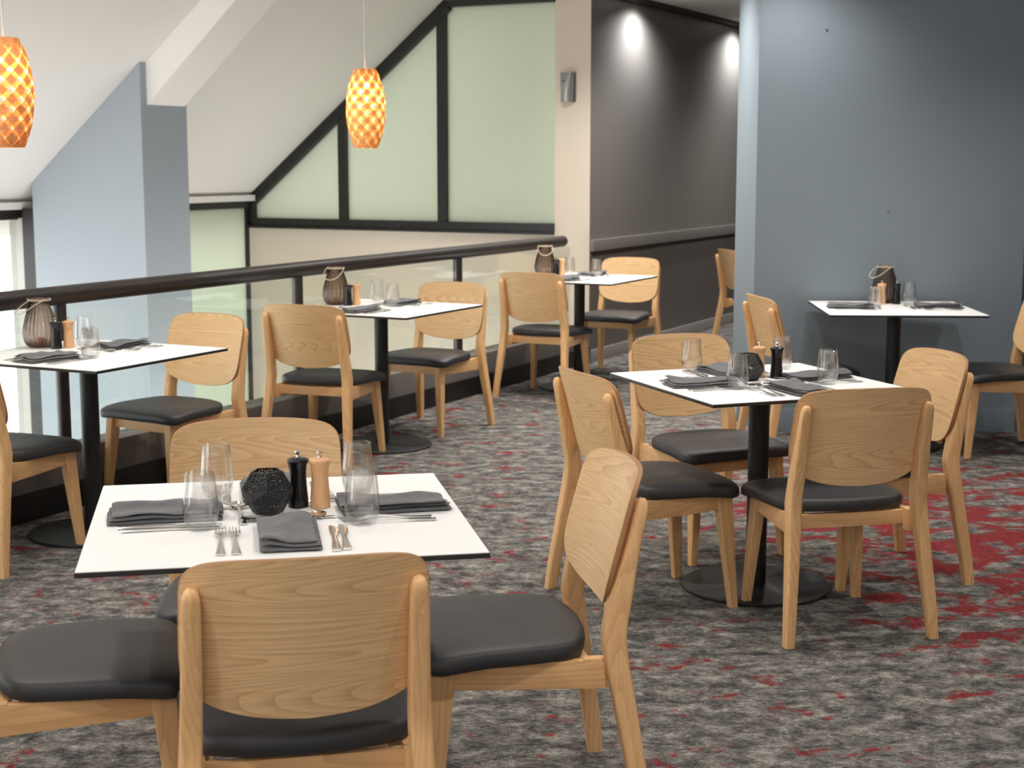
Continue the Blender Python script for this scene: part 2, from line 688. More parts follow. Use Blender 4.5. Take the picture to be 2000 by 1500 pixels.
zt = lambda u: zs(u) - .005
fr = MB()
for args in (((W0, WZ0), (W1, WZ0), .062, 1), ((W0, WZ0), (W0, zt(W0)), .06, -1), ((W0, zt(W0)), (UF - .05, zt(UF - .05)), .082, -1), ((UF - .16, WZ1), (W1, WZ1), .05, -1)):
    b_ = bar2(*args)
    fr.add(b_.v, b_.f)
fr.build('window_frame', 'frame', win, sharp=20)
bar2((W0, WZ0 - .002), (W1, WZ0 - .002), .018, -1, -.05, .05).build('window_sill', 'frame', win)
for u in (-6.92, -5.99):
    bar2((u, WZ0 + .05), (u, min(zt(u) - .03, WZ1)), .07 if u < -6 else .075, 0, -.015, .06).build('mullion', 'frame', win)
edges = [W0 + .05, -6.92, -5.99, W1 + .03]
for i in range(3):
    a, b = edges[i], edges[i + 1]
    b2 = min(b, W1 - .001)
    if i < 2:
        poly = [(a, WZ0 + .05), (b2, WZ0 + .05), (b2, min(zs(b2) - .03, WZ1 - .02)), (a, zs(a) - .03)]
    else:
        poly = [(a, WZ0 + .05), (b2, WZ0 + .05), (b2, WZ1 - .02), (a, WZ1 - .02)]
    MB().prism(poly, lambda u, z: RW(u, WB + .03, z), lambda u, z: RW(u, WB + .04, z)).build('frosted_pane', 'frosted', win)

# window wall to the left: frosted window beyond the pillar, clear window before it
win2 = struct(empty('window_2'))
MB().box(UW, UW + .06, 8.2, WB, 1.13, 1.185, RW).build('window_frame', 'frame', win2)
MB().box(UW + .01, UW + .05, WB - .06, WB - .02, ZL, 1.13, RW).build('window_jamb', 'frame', win2)
MB().box(UW + .015, UW + .03, 8.1, WB - .05, ZL, 1.14, RW).build('frosted_pane', 'frosted', win2)
win3 = struct(empty('window_3'))
MB().box(UW, UW + .06, -3, 8.0, 1.12, 1.195, RW).build('window_frame', 'frame', win3)
MB().box(-7.785, -7.68, 7.87, 7.98, ZL, 1.2, RW).build('window_jamb', 'frame', win3)
MB().box(-7.86, -7.79, 7.89, 7.97, ZL, 1.13, RW).build('mullion', 'alu', win3)
for w in (1.2, 3.4, 5.6):
    MB().box(UW - .01, UW + .07, w, w + .06, ZL, 1.13, RW).build('mullion', 'frame', win3)
MB().box(UW + .02, UW + .03, -3, 7.9, ZL, 1.13, RW).build('clear_pane', 'winpane', win3)
struct(MB().box(UW - .02, UW + .12, -4, WB, 1.19, 1.24, RW).build('trim_6', 'ceil'))
tag(MB().box(-8.02, -7.95, 7.985, 8.3, ZL, 2.6, RW).build('concrete_column', 'concrete'),
    'grey concrete column outside the clear window at the far left', 'column')

# blue pillar and white beam
P0, P1, PU0, PU1 = 7.86, 8.32, -7.67, -6.70
struct(MB().prism([(PU0, ZL), (PU1, ZL), (PU1, zs(PU1)), (PU0, zs(PU0))], lambda u, z: RW(u, P0, z), lambda u, z: RW(u, P1, z)).build('wall_pillar', 'pillarblue'))
bz = lambda u: 1.882 + .8 * (u + 6.70) + .06 * (u + 6.7)
ue = -5.62
struct(MB().prism([(PU1, 1.882), (ue, bz(ue)), (ue, ZC + .06), (UF - .04, ZC + .06), (PU1, zs(PU1) + .06)], lambda u, z: RW(u, 7.92, z), lambda u, z: RW(u, 8.30, z)).build('ceiling_beam', 'beam'))

# kerb under the balustrade
struct(MB().box(UK - .002, UK + .012, -4, WB, 0, .122, RW).build('baseboard_left', 'skirtblack'))
struct(MB().box(UK - .16, UK, -4, WB, .0, .262, RW).build('trim_1', 'kerbgrey', bevel=.004))

# grey wall along the corridor
struct(MB().box(UK - .18, UK, WB + .0006, 21, 0, ZC, RW).build('wall_left', 'greywall'))
struct(MB().box(UK, UK + .008, WB + .02, 21, .1, .86, RW).build('trim_2', 'greydado'))
struct(MB().box(UK - .0, UK + .03, WB + .004, 21, .845, .93, RW).build('trim_3', 'dadorail', bevel=.006))
struct(MB().box(UK, UK + .022, WB + .004, 21, 0, .095, RW).build('baseboard_back', 'trimgrey', bevel=.004))
struct(MB().box(UK - .16, 6.2, -2.4, -2.2, 0, ZC, RW).build('wall_front', 'ceil'))
struct(MB().box(6.0, 6.2, -2.2, 21, 0, ZC, RW).build('wall_side', 'ceil'))
struct(MB().box(UK - .1, 6.2, 19.8, 20, 0, ZC, RW).build('wall_corridor', 'greywall'))
struct(MB().box(UK, UK + .05, WB + .3, 21, ZC - .04, ZC, RW).build('trim_4', 'frame'))

# blue-grey wall block on the right
XW0, XW1, YW0, YW1 = 1.356, 2.86, 8.56, 9.32
struct(MB().box(XW0, XW1, YW0, YW1, 0, ZC).build('wall_right', 'bluegrey'))
struct(MB().box(XW0 + .05, XW1 - .01, YW0 - .014, YW0, 0, .13).build('baseboard_right', 'bluegrey', bevel=.003))
struct(MB().box(2.86, 6.5, 9.42, 9.6, 0, ZC).build('wall_far', 'bluegrey'))
struct(MB().box(2.9, 6.5, 9.405, 9.42, 0, .13).build('baseboard_far', 'bluegrey', bevel=.003))

SCREW = {'upper left': (1.72, 2.236), 'upper right': (2.464, 2.235), 'lower': (2.093, 1.25)}
for nm, (x, z) in SCREW.items():
    s = MB().tube([(x, YW0, z), (x, YW0 - .012, z + .002)], [.004, .006], 10).build('wall_screw', 'bluegrey')
    tag(s, 'painted screw head in the blue-grey wall, the %s one of three' % nm, 'screw', 'screws in the blue wall')

# ------------------------------------------------------------------ balustrade
bal = empty('glass_balustrade', RW(-4.79, 7, .262))
tag(bal, 'dark handrail on round posts with clear glass panels along the kerb', 'balustrade')


def RB(u, w, z):
    return RW(u, w, z) - RW(-4.79, 7, .262)


MB().tube([RB(-4.79, w, .936) for w in (-3, 2, 6, 10.22)] + [RB(-4.79, 10.24, .936)], [.042, .042, .042, .042, .034], 24).build('handrail', 'rail', bal)
posts = [-.33, 1.46, 3.25, 5.04, 6.84, 8.63, 10.38]
for i, w in enumerate(posts):
    if i < len(posts) - 1:
        p = MB().tube([RB(-4.79, w, .262), RB(-4.79, w, .91)], .030, 18).build('post', 'rail', bal)
        MB().lathe([(.05, 0), (.05, .008), (.034, .012)], 20, RB(-4.79, w, .262)).build('post_flange', 'rail', p)
    if i:
        MB().box(-4.787, -4.777, posts[i - 1] + .045, w - .045, .268, .89, RB).build('glass_panel', 'pane', bal)

# wall mounted dispenser
dsp = empty('air_freshener_dispenser', RW(-4.9, WB - .001, 1.955))
dsp.rotation_euler = (0, 0, -A)
tag(dsp, 'small silver air freshener dispenser on the beige wall beside the frosted window', 'dispenser')
rings = []
for t in range(9):
    z = t / 8
    hw = .046 + .011 * z
    dpt = .05 + .02 * math.sin(PI * (.15 + .75 * z))
    ring = []
    for k in range(13):
        a = PI * k / 12
        ring.append(Vector((-hw * math.cos(a) if True else 0, -dpt * (math.sin(a) ** .5 if math.sin(a) > 0 else 0), z * .215)))
    rings.append(ring)
MB().loft(rings).build('dispenser_body', 'silver', dsp, bevel=0)
MB().box(-.056, .059, -.02, .0, .002, .216).build('back_plate', 'silver_dark', dsp, bevel=.004)
MB().lathe([(.008, 0), (.008, .006)], 14, (0, 0, 0)).build('spray_nozzle', 'silver_dark', dsp).matrix_local = Matrix.Translation((-.012, -.066, .155)) @ Matrix.Rotation(R(90), 4, 'X')

tag(MB().lathe([(.028, 0), (.03, .01), (.03, .085), (.022, .1)], 20, (1.315, 8.98, 0)).build('door_stop', 'white_plastic'),
    'small white plastic stop on the carpet at the end of the blue-grey wall', 'door stop')


# ------------------------------------------------------------------ downlights
def make_downlight(x, y, power, cone, tint=(1, .95, .89), rad=.05):
    o = empty('ceiling_downlight', (x, y, ZC))
    MB().lathe([(.05, -.004), (.062, -.006), (.064, 0), (.05, 0)], 28, capb=False, capt=False).build('trim_ring', 'white_plastic', o)
    MB().lathe([(.05, -.001), (.02, -.0015)], 28, capb=False).build('lens', 'downlens', o)
    spot('downlight_lamp', (0, 0, -.02), power, R(cone), .9, rad, tint, o)
    return o


DL = []
for i, (x, y, p, c) in enumerate(DOWNLIGHTS):
    DL.append(make_downlight(x, y, p, c))
for w, pw in ((11.36, 80), (13.75, 86), (16.1, 60)):
    q = RW(UK + .235, w)
    DL.append(make_downlight(q.x, q.y, pw, 150, (.94, .97, 1.0), .03))
for i, o in enumerate(DL):
    tag(o, 'unseen round recessed downlight in the flat ceiling above the dining room', 'downlight', 'recessed ceiling downlights')


# ------------------------------------------------------------------ pendants
def pendant(u, w, zb, zt_, strips, half, spin, label, N=72):
    p = RW(u, w)
    o = empty('pendant_lamp', (p.x, p.y, zb))
    tag(o, label, 'lamp', 'woven pendant lamps')
    H = zt_ - zb
    prof = [(p.x, p.y) for p in catmull([(0, .056, 0), (.07, .070, 0), (.2, .086, 0), (.38, .0985, 0), (.55, .0998, 0), (.72, .092, 0), (.88, .075, 0), (1, .052, 0)], 5)]

    def rad(t):
        for i in range(len(prof) - 1):
            if t <= prof[i + 1][0]:
                a, b = prof[i], prof[i + 1]
                k = (t - a[0]) / (b[0] - a[0])
                return a[1] + (b[1] - a[1]) * k
        return prof[-1][1]
    sh = MB()
    for fam in (-1, 1):
        for s in range(strips):
            c0 = 2 * PI * s / strips
            ra, rb = [], []
            rings = []
            for i in range(N + 1):
                t = i / N
                r = rad(t) + fam * .0012 + .0010 * math.sin(PI * strips * (t * spin / PI * 1.0) + s * PI)
                ang = c0 + fam * spin * t
                hw = half
                ring = []
                for (da, dz, dr) in ((-hw, 0, -.0006), (hw, 0, -.0006), (hw, 0, .0006), (-hw, 0, .0006)):
                    aa = ang + da / max(rad(t), .06) * 1.0
                    # ribbon width is measured across the strip: split between angle and height
                    ring.append(Vector(((r + dr) * math.cos(aa), (r + dr) * math.sin(aa), min(max(t * H, 0), H))))
                rings.append(ring)
            sh.loft(rings)
    sh.build('lamp_shade', 'shade', o, sharp=30)
    MB().tube([(0, 0, H - .03), (0, 0, ZC - zb)], .0035, 8).build('cord', 'cord', o)
    MB().lathe([(.016, H * .86), (.018, H * .87), (.018, H * .96), (.006, H * .98)], 18).build('lamp_holder', 'cord', o)
    MB().lathe([(.004, H * .70), (.018, H * .72), (.026, H * .77), (.022, H * .82), (.013, H * .86)], 20).build('bulb', 'bulb', o)
    MB().lathe([(.045, ZC - zb - .02), (.05, ZC - zb)], 24).build('ceiling_rose', 'cord', o)
    l = bpy.data.lights.new('pendant_glow', 'POINT')
    l.energy = 3.6
    l.color = (1, .88, .68)
    l.shadow_soft_size = .035
    lo = bpy.data.objects.new('pendant_glow', l)
    COL.objects.link(lo)
    lo.parent = o
    lo.location = (0, 0, H * .68)
    return o


pendant(-4.30, 4.295, 1.566, 1.968, 9, .0205, 4.0, 'orange woven pendant lamp with dense strips at the upper left corner')
pendant(-4.30, 6.78, 1.583, 1.985, 9, .0165, 4.0, 'orange woven pendant lamp with open lattice before the frosted window')


# ================================================================== furniture
def make_chair():
    root = empty('dining_chair')
    # ---- legs
    for s in (-1, 1):
        # rear leg and upright in one piece: foot, knee, top
        K = [(.246, -.273, 0, .016, .019), (.240, -.262, .09, .0175, .0215), (.225, -.232, .27, .020, .0245), (.2165, -.212, .38, .0215, .0265),
             (.213, -.203, .445, .022, .0275), (.2115, -.205, .475, .0215, .027), (.209, -.217, .54, .0205, .0255), (.2065, -.241, .64, .0195, .0185),
             (.205, -.2595, .72, .018, .0155), (.2045, -.266, .748, .0165, .0145), (.204, -.269, .762, .012, .0115), (.204, -.270, .768, .005, .006)]
        rings = [sring((s * x, y, z), hx, hy, 28, (3.6 if z > .6 else 5.5), tilt=(.25 if z > .5 else 0)) for x, y, z, hx, hy in K]
        lg = MB().loft(rings).build('leg', 'wood_z', root, sharp=50)
        for zz in (.56, .70):
            yy = -.217 - (zz - .54) * .21
            MB().lathe([(.0045, 0), (.0045, .0015)], 10).build('wood_plug', 'millwood', lg).matrix_local = Matrix.Translation((s * .2075, yy - .0235 + (zz - .56) * .02, zz)) @ Matrix.Rotation(R(90), 4, 'X')
        K = [(.204, .214, 0, .014, .0145), (.196, .204, .12, .0165, .019), (.184, .189, .30, .0195, .0255), (.180, .184, .36, .020, .0275), (.178, .182, .398, .020, .028)]
        rings = [sring((s * x, y, z), hx, hy, 28, 9) for x, y, z, hx, hy in K]
        MB().loft(rings).build('leg', 'wood_z', root, sharp=50)
    # ---- rails
    for s in (-1, 1):
        sr = MB()
        rings = []
        for y, z0, z1, x in ((-.185, .333, .402, .205), (-.125, .335, .400, .2), (.06, .338, .398, .188), (.165, .342, .398, .181)):
            rings.append([Vector((s * x - .0115, y, z0)), Vector((s * x + .0115, y, z0)), Vector((s * x + .0115, y, z1)), Vector((s * x - .0115, y, z1))])
        sr.loft(rings)
        sr.build('side_rail', 'wood_y', root, bevel=.002, sharp=30)
        MB().box(s * .2 - .0125, s * .2 + .0125, -.19, -.135, .333, .4035).build('corner_block', 'wood_z', root, bevel=.002)
    MB().box(-.165, .165, .17, .192, .345, .398).build('front_rail', 'wood_xs', root, bevel=.002)
    MB().box(-.19, .19, -.155, -.135, .350, .396).build('back_rail', 'wood_xs', root, bevel=.002)
    # ---- seat
    half = [(0, .243), (.10, .241), (.175, .236), (.215, .226), (.237, .200), (.240, .165), (.235, .08), (.228, 0), (.219, -.06), (.210, -.098), (.190, -.128), (.15, -.150), (.08, -.167), (0, -.173)]
    out = catmull([(x, y, 0) for x, y in half], 4)
    outline = out + [Vector((-p.x, p.y, 0)) for p in out[-2:0:-1]]
    cx, cy = 0, .03
    rings = []

    def top(x, y):
        # saddle: front corners fall, middle gently dished
        fx = max(0, abs(x) - .10) / .14
        fy = max(0, (y - .08)) / .16
        return .4465 - .010 * fy ** 2 - .012 * fx ** 2 * (.35 + .65 * min(1, fy)) - .004 * max(0, 1 - (x * x + (y - .0) ** 2) / .02)
    for sc, zf in ((.965, 'b0'), (.992, 'b1'), (1.0, 'm'), (.992, 't0'), (.972, 't1'), (.93, 't2'), (.8, 't3'), (.6, 't3'), (.35, 't3'), (.1, 't3')):
        ring = []
        for p in outline:
            q = Vector((cx + (p.x - cx) * sc, cy + (p.y - cy) * sc, 0))
            t = top(q.x, q.y)
            te = top(p.x, p.y)
            q.z = {'b0': te - .043, 'b1': te - .038, 'm': te - .024, 't0': te - .012, 't1': te - .005, 't2': t - .0015, 't3': t}[zf]
            ring.append(q)
        rings.append(ring)
    rings = [[Vector((cx + (p.x - cx) * .5, cy + (p.y - cy) * .5, .397)) for p in rings[0]]] + rings
    MB().loft(rings).build('seat', 'vinyl', root, sharp=70)
    # ---- backrest, bent plywood
    hb = [(0, .8215), (.08, .8205), (.15, .817), (.195, .809), (.222, .792), (.2335, .765), (.236, .72), (.2375, .66), (.237, .61), (.231, .575), (.212, .545), (.17, .520), (.10, .502), (0, .4945)]
    ob = catmull([(x, 0, z) for x, z in hb], 4)
    ol = ob + [Vector((-p.x, 0, p.z)) for p in ob[-2:0:-1]]

    def yb(x, z):
        return -.215 - (z - .5) * .265 + .92 * x * x
    th = .0065
    rings = []
    cz = .66
    seq = [(.04, th), (.3, th), (.55, th), (.75, th), (.9, th), (.992, th), (1, th * .7), (1, -th * .7), (.992, -th), (.9, -th), (.75, -th), (.55, -th), (.3, -th), (.04, -th)]
    for sc, off in seq:
        ring = []
        for p in ol:
            x, z = p.x * sc * .967, cz + (p.z - cz) * sc
            ring.append(Vector((x, yb(x, z) + off, z)))
        rings.append(ring)
    br = MB().loft(rings).build('backrest', 'wood_x', root, sharp=28)
    br.data.materials.append(M['ply_edge'])
    nn = len(ol)
    for p in br.data.polygons:
        if all((v // nn) in (6, 7) for v in p.vertices) or all((v // nn) in (5, 6) for v in p.vertices) or all((v // nn) in (7, 8) for v in p.vertices):
            p.material_index = 1
    return root


chair = Proto(make_chair())
CH = [
    (-.424, 2.922, 12.1, 'pale wood chair seen from behind at the near side of the front table', 'front'),
    (-.009, 3.506, 100.4, 'pale wood chair facing left at the right side of the front table', 'front'),
    (-.970, 3.274, -74.6, 'pale wood chair cut off at lower left, grey seat toward the front table', 'front'),
    (-.660, 3.827, 187.7, 'pale wood chair facing the camera behind the front table', 'front'),
    (.483, 5.200, -68.1, 'pale wood chair on the left side of the right-hand four-seat table', 'right'),
    (.781, 5.914, 204.5, 'pale wood chair on the far side of the right-hand four-seat table', 'right'),
    (1.054, 4.965, 12.1, 'pale wood chair seen from behind at the near side of right-hand four-seat table', 'right'),
    (1.325, 5.545, 104.8, 'pale wood chair on the right side of the right-hand four-seat table', 'right'),
    (-1.530, 6.789, 147.5, 'pale wood chair facing forward beyond the nearest railing table', 'rail'),
    (-1.984, 5.808, -23.9, 'pale wood chair cut off by the left edge at the nearest railing table', 'rail'),
    (-.945, 7.759, -20.3, 'pale wood chair seen from behind at the middle railing table', 'rail'),
    (-.467, 8.648, 150.5, 'pale wood chair facing the camera beyond the middle railing table', 'rail'),
    (.233, 9.954, -25.9, 'pale wood chair seen from behind at the farthest railing table', 'rail'),
    (.761, 10.963, 153.8, 'pale wood chair against the grey wall beyond the farthest railing table', 'rail'),
    (1.985, 12.37, -75, 'pale wood chair half hidden behind the blue wall corner in the corridor', 'far'),
    (1.56, 8.08, -80, 'pale wood chair at the left end of the blue wall table', 'wall'),
    (2.548, 7.987, 95, 'pale wood chair at the right end of the blue wall table', 'wall'),
]
for x, y, yaw, lb, g in CH:
    chair.place((x, y, 0), R(yaw), lb, 'chair', 'pale wood dining chairs')


def make_table():
    root = empty('dining_table')
    h = .4
    MB().box(-h, h, -h, h, .733, .7435).build('table_edge', 'black_edge', root, bevel=.0015)
    MB().box(-h + .0015, h - .0015, -h + .0015, h - .0015, .7435, .745).build('table_top', 'laminate', root)
    MB().lathe([(.036, .012), (.0365, .02), (.0365, .70), (.036, .72)], 32).build('column', 'black_metal', root)
    MB().box(-.16, .16, -.025, .025, .72, .733).box(-.025, .025, -.16, .16, .72, .7329).build('top_bracket', 'black_metal', root)
    MB().lathe([(.262, 0), (.265, .003), (.265, .009), (.262, .012), (.06, .013), (.04, .018)], 64).build('base_plate', 'black_metal', root)
    return root


table = Proto(make_table())
TB = {'front': (-.512, 3.277, 11.0), 'right': (.876, 5.344, 20.7), 'rail1': (-1.721, 6.153, -26.5), 'rail2': (-.698, 8.116, -27.4), 'rail3': (.453, 10.237, -27.0), 'wall': (2.034, 8.104, -3.0)}
TL = {'front': 'square white-topped table in the foreground, laid for four', 'right': 'square white-topped table right of centre with four chairs around it',
      'rail1': 'square white-topped table by the railing nearest the left edge', 'rail2': 'square white-topped table by the middle of the railing',
      'rail3': 'square white-topped table at the far end of the railing', 'wall': 'square white-topped table pushed against the blue-grey wall'}
for k, (x, y, a) in TB.items():
    table.place((x, y, 0), R(a), TL[k], 'table', 'white square tables on black pedestals')
TN = {'front': 'front table', 'right': 'right-hand table', 'rail1': 'nearest railing table', 'rail2': 'middle railing table', 'rail3': 'farthest railing table', 'wall': 'blue wall table'}


def on_table(t, x, y, dz=.0005):
    X, Y, a = TB[t]
    a = R(a)
    return (X + math.cos(a) * x - math.sin(a) * y, Y + math.sin(a) * x + math.cos(a) * y, .745 + dz)


# ---- tumblers
def make_tumbler():
    o_ = [(.0255, .0015), (.028, 0.004), (.0325, .012), (.0362, .026), (.0378, .040), (.0373, .055), (.0355, .075), (.0332, .098), (.0312, .122)]
    i_ = [(.0300, .1222), (.0320, .098), (.0343, .075), (.0360, .055), (.0364, .040), (.0345, .026), (.029, .014), (.020, .0085), (.008, .0075)]
    prof = [(.018, .0)] + [(.0235, .0)] + o_ + i_
    return MB().lathe(prof, 48).build('tumbler', 'tumbler', sharp=80)


tumbler = Proto(make_tumbler())
TUM = [('front', .173, -.113, 'near'), ('front', -.166, -.098, 'left'), ('front', -.131, .225, 'far'), ('front', .192, .19, 'right'),
       ('right', -.105, .32, 'far'), ('right', -.164, -.131, 'left'), ('right', .245, .262, 'right'), ('right', .189, -.136, 'near'),
       ('rail1', -.2, .205, 'far'), ('rail1', .12, -.115, 'near'), ('rail2', -.2, .28, 'far'), ('rail2', .03, .07, 'near'),
       ('rail3', -.19, .25, 'far'), ('rail3', .08, .1, 'near'), ('wall', .11, .17, 'right'), ('wall', -.122, -.105, 'left')]
for t, x, y, w in TUM:
    tumbler.place(on_table(t, x, y), 0, 'clear stemless tumbler belonging to the %s place on the %s' % (w, TN[t]), 'glass', 'clear tumblers')


# ---- mills
def make_mill(mat, name):
    root = empty(name)
    MB().lathe([(.0215, 0), (.023, .002), (.0228, .012), (.0205, .04), (.0192, .062), (.0190, .072)], 36).build('mill_body', mat, root)
    MB().lathe([(.0183, .072), (.0183, .0735), (.0192, .0735), (.0196, .085), (.0218, .098), (.0243, .103), (.0247, .106), (.0235, .109), (.015, .1125), (.006, .1135)], 36).build('mill_head', mat, root)
    MB().lathe([(.0042, .1135), (.0032, .118), (.0035, .121), (.0064, .1245), (.0062, .127), (.003, .1285)], 20).build('knob', 'steel', root)
    return root


bmill = Proto(make_mill('black_gloss', 'pepper_mill'))
wmill = Proto(make_mill('millwood', 'salt_mill'))
for t, b, w in (('front', (.048, .082), (.096, .068)), ('right', (.102, .062), (.050, .097)), ('rail1', (-.222, .062), (-.203, .115)), ('rail2', (-.222, .022), (-.203, .074)), ('rail3', (-.222, .10), (-.203, .152)), ('wall', (.052, .222), (-.030, .214))):
    bmill.place(on_table(t, *b), 1.0, 'black lacquered pepper mill with steel knob on the %s' % TN[t], 'mill', 'black mills')
    wmill.place(on_table(t, *w), 0.4, 'pale wooden salt mill with steel knob on the %s' % TN[t], 'mill', 'wooden mills')


# ---- perforated dodecahedron candle holder
def make_dodeca():
    random.seed(4)
    phi = (1 + 5 ** .5) / 2
    V = []
    for a in (-1, 1):
        for b in (-1, 1):
            for c in (-1, 1):
                V.append(Vector((a, b, c)))
            V += [Vector((0, a / phi, b * phi)), Vector((a / phi, b * phi, 0)), Vector((a * phi, 0, b / phi))]
    nrm = []
    for a in (-1, 1):
        for b in (-1, 1):
            nrm += [Vector((0, a, b * phi)).normalized(), Vector((a, b * phi, 0)).normalized(), Vector((a * phi, 0, b)).normalized()]
    # normals of the 12 faces are the icosahedron vertices (cyclic permutation matching V)
    good = []
    for n in nrm + [Vector((v.x, v.z, v.y)).normalized() for v in nrm]:
        d = sorted([v.dot(n) for v in V], reverse=True)
        if abs(d[0] - d[4]) < 1e-4 and not any((n - g).length < 1e-4 for g in good):
            good.append(n)
    inr = max(v.dot(good[0]) for v in V)
    sc = .0475 / inr
    n0 = good[0]
    Q = n0.rotation_difference(Vector((0, 0, -1))).to_matrix()
    V = [Q @ v * sc for v in V]
    good = [Q @ n for n in good]
    low = [n for n in good if -.9 < n.z < 0]
    a = math.atan2(low[0].y, low[0].x)
    Z = Matrix.Rotation(-PI / 2 - a, 3, 'Z')
    V = [Z @ v for v in V]
    good = [Z @ n for n in good]
    mb = MB()
    rim = MB()
    for n in good:
        face = [v for v in V if abs(v.dot(n) - .0475) < 1e-5]
        c = sum(face, Vector()) / 5
        ax = (face[0] - c).normalized()
        ay = n.cross(ax)
        face.sort(key=lambda v: math.atan2((v - c).dot(ay), (v - c).dot(ax)))
        P = [Vector(((v - c).dot(ax), (v - c).dot(ay))) for v in face]
        Rf = P[0].length
        isopen = n.z > .9
        if n.z < -.9:
            mb.prism([(p.x, p.y) for p in P], lambda x, y: c + ax * x + ay * y, lambda x, y: c + ax * x + ay * y - n * .0012)
            continue
        holes = []
        if isopen:
            holes = [[p * .86 for p in P]]
        else:
            tries = 0
            pts = []
            while tries < 4500:
                tries += 1
                r = random.choice([.0028, .0022, .0018, .0014])
                q = Vector((random.uniform(-Rf, Rf), random.uniform(-Rf, Rf)))
                ok = True
                for i in range(5):
                    e = P[(i + 1) % 5] - P[i]
                    nn = Vector((-e.y, e.x)).normalized()
                    if (q - P[i]).dot(nn) < r + .0030:
                        ok = False
                        break
                if ok and all((q - o).length > r + ro + .0006 for o, ro in pts):
                    pts.append((q, r))
            for q, r in pts:
                holes.append([q + Vector((math.cos(2 * PI * k / 7), math.sin(2 * PI * k / 7))) * r for k in range(7)])
        vs = list(P)
        loops = [list(range(5))]
        for h in holes:
            loops.append(list(range(len(vs), len(vs) + len(h))))
            vs += h
        es = []
        for lp in loops:
            es += [(lp[i], lp[(i + 1) % len(lp)]) for i in range(len(lp))]
        ov, oe, of, *_ = delaunay_2d_cdt(vs, es, [], 0, 1e-7)

        def inhole(q):
            for h in holes:
                ins = True
                for i in range(len(h)):
                    e = h[(i + 1) % len(h)] - h[i]
                    if e.x * (q.y - h[i].y) - e.y * (q.x - h[i].x) < 0:
                        ins = False
                        break
                if ins:
                    return True
            return False

        def inside(q):
            return all((P[(i + 1) % 5] - P[i]).cross(q - P[i]) > 0 if False else ((P[(i + 1) % 5] - P[i]).x * (q - P[i]).y - (P[(i + 1) % 5] - P[i]).y * (q - P[i]).x) > -1e-9 for i in range(5))
        tri = [f for f in of if inside(sum((ov[i] for i in f), Vector((0, 0))) / len(f)) and not inhole(sum((ov[i] for i in f), Vector((0, 0))) / len(f))]
        th = .0012
        nv = len(ov)
        vv = [c + ax * q.x + ay * q.y for q in ov] + [c + ax * q.x + ay * q.y - n * th for q in ov]
        ff = [tuple(f) for f in tri] + [tuple(i + nv for i in reversed(f)) for f in tri]
        ec = {}
        for f in tri:
            for i in range(len(f)):
                ec[(f[i], f[(i + 1) % len(f)])] = 1
        for (i, j) in ec:
            if (j, i) not in ec:
                ff.append((j, i, i + nv, j + nv))
        mb.add(vv, ff)
    mb.v = [v + Vector((0, 0, .0475)) for v in mb.v]
    return mb.build('candle_holder', 'black_metal', sharp=20, recalc=False)


dod = Proto(make_dodeca())
dod.place(on_table('front', -.022, .035), R(8), 'black perforated dodecahedron candle holder on the front table', 'candle holder', 'perforated candle holders')
dod.place(on_table('right', -.022, .05), R(35), 'black perforated dodecahedron candle holder on the right-hand table', 'candle holder', 'perforated candle holders')


# ---- ribbed lanterns
def make_lantern():
    root = empty('glass_lantern')
    prof = [(.045, .0), (.054, .006), (.064, .022), (.0695, .045), (.070, .065), (.066, .09), (.059, .12), (.050, .15), (.043, .172), (.041, .185), (.042, .197), (.0425, .203)]
    inn = [(r - .0031, z + .001) for r, z in prof[::-1]]
    inn[-1] = (.04, .006)
    allp = prof + inn

    def rib(r, z, a):
        return r * (1 + .075 * abs(math.sin(11 * a)) * min(1, z / .02) * (1 if z < .175 else .3) - .012)
    MB().lathe(allp, 168, fn=rib).build('lantern_glass', 'smoke', root, sharp=80)
    nk = MB().tube([(.046 * math.cos(a), .046 * math.sin(a), .196) for a in [2 * PI * k / 32 for k in range(32)]], .0022, 8, closed=True)
    nk.tube([(.047 * math.cos(a), .047 * math.sin(a), .201 + .001 * math.sin(5 * a)) for a in [2 * PI * k / 32 for k in range(32)]], .0018, 8, closed=True)
    nk.build('neck_wire', 'rope', root)
    pts = []
    for k in range(25):
        a = PI * k / 24
        r = .047
        # fallen bail handle, hanging out to one side
        pts.append((math.cos(a) * r * (1 + .38 * math.sin(a)), -.102 * math.sin(a) ** .9, .198 - .058 * math.sin(a) ** 1.2))
    MB().tube(pts, .0022, 8).build('handle', 'rope', root)
    return root


lantern = Proto(make_lantern())
LAN = [('rail1', -.325, .08, R(-48)), ('rail2', -.315, .045, R(-12)), ('rail3', -.315, .12, R(0)), ('wall', .005, .31, R(-58))]
for t, x, y, rz in LAN:
    lantern.place(on_table(t, x, y), rz, 'smoky ribbed glass lantern with wire handle on the %s' % TN[t], 'lantern', 'smoky glass lanterns')
tl = Proto(MB().lathe([(.014, 0), (.017, .002), (.019, .02), (.0185, .034), (.0165, .034), (.016, .016), (.005, .015)], 24).build('tealight_cup', 'amber'))
for t, x, y, rz in LAN:
    tl.place(on_table(t, x, y, .0065), 0, 'small amber tealight cup inside the lantern on the %s' % TN[t], 'tealight', 'tealights in lanterns')


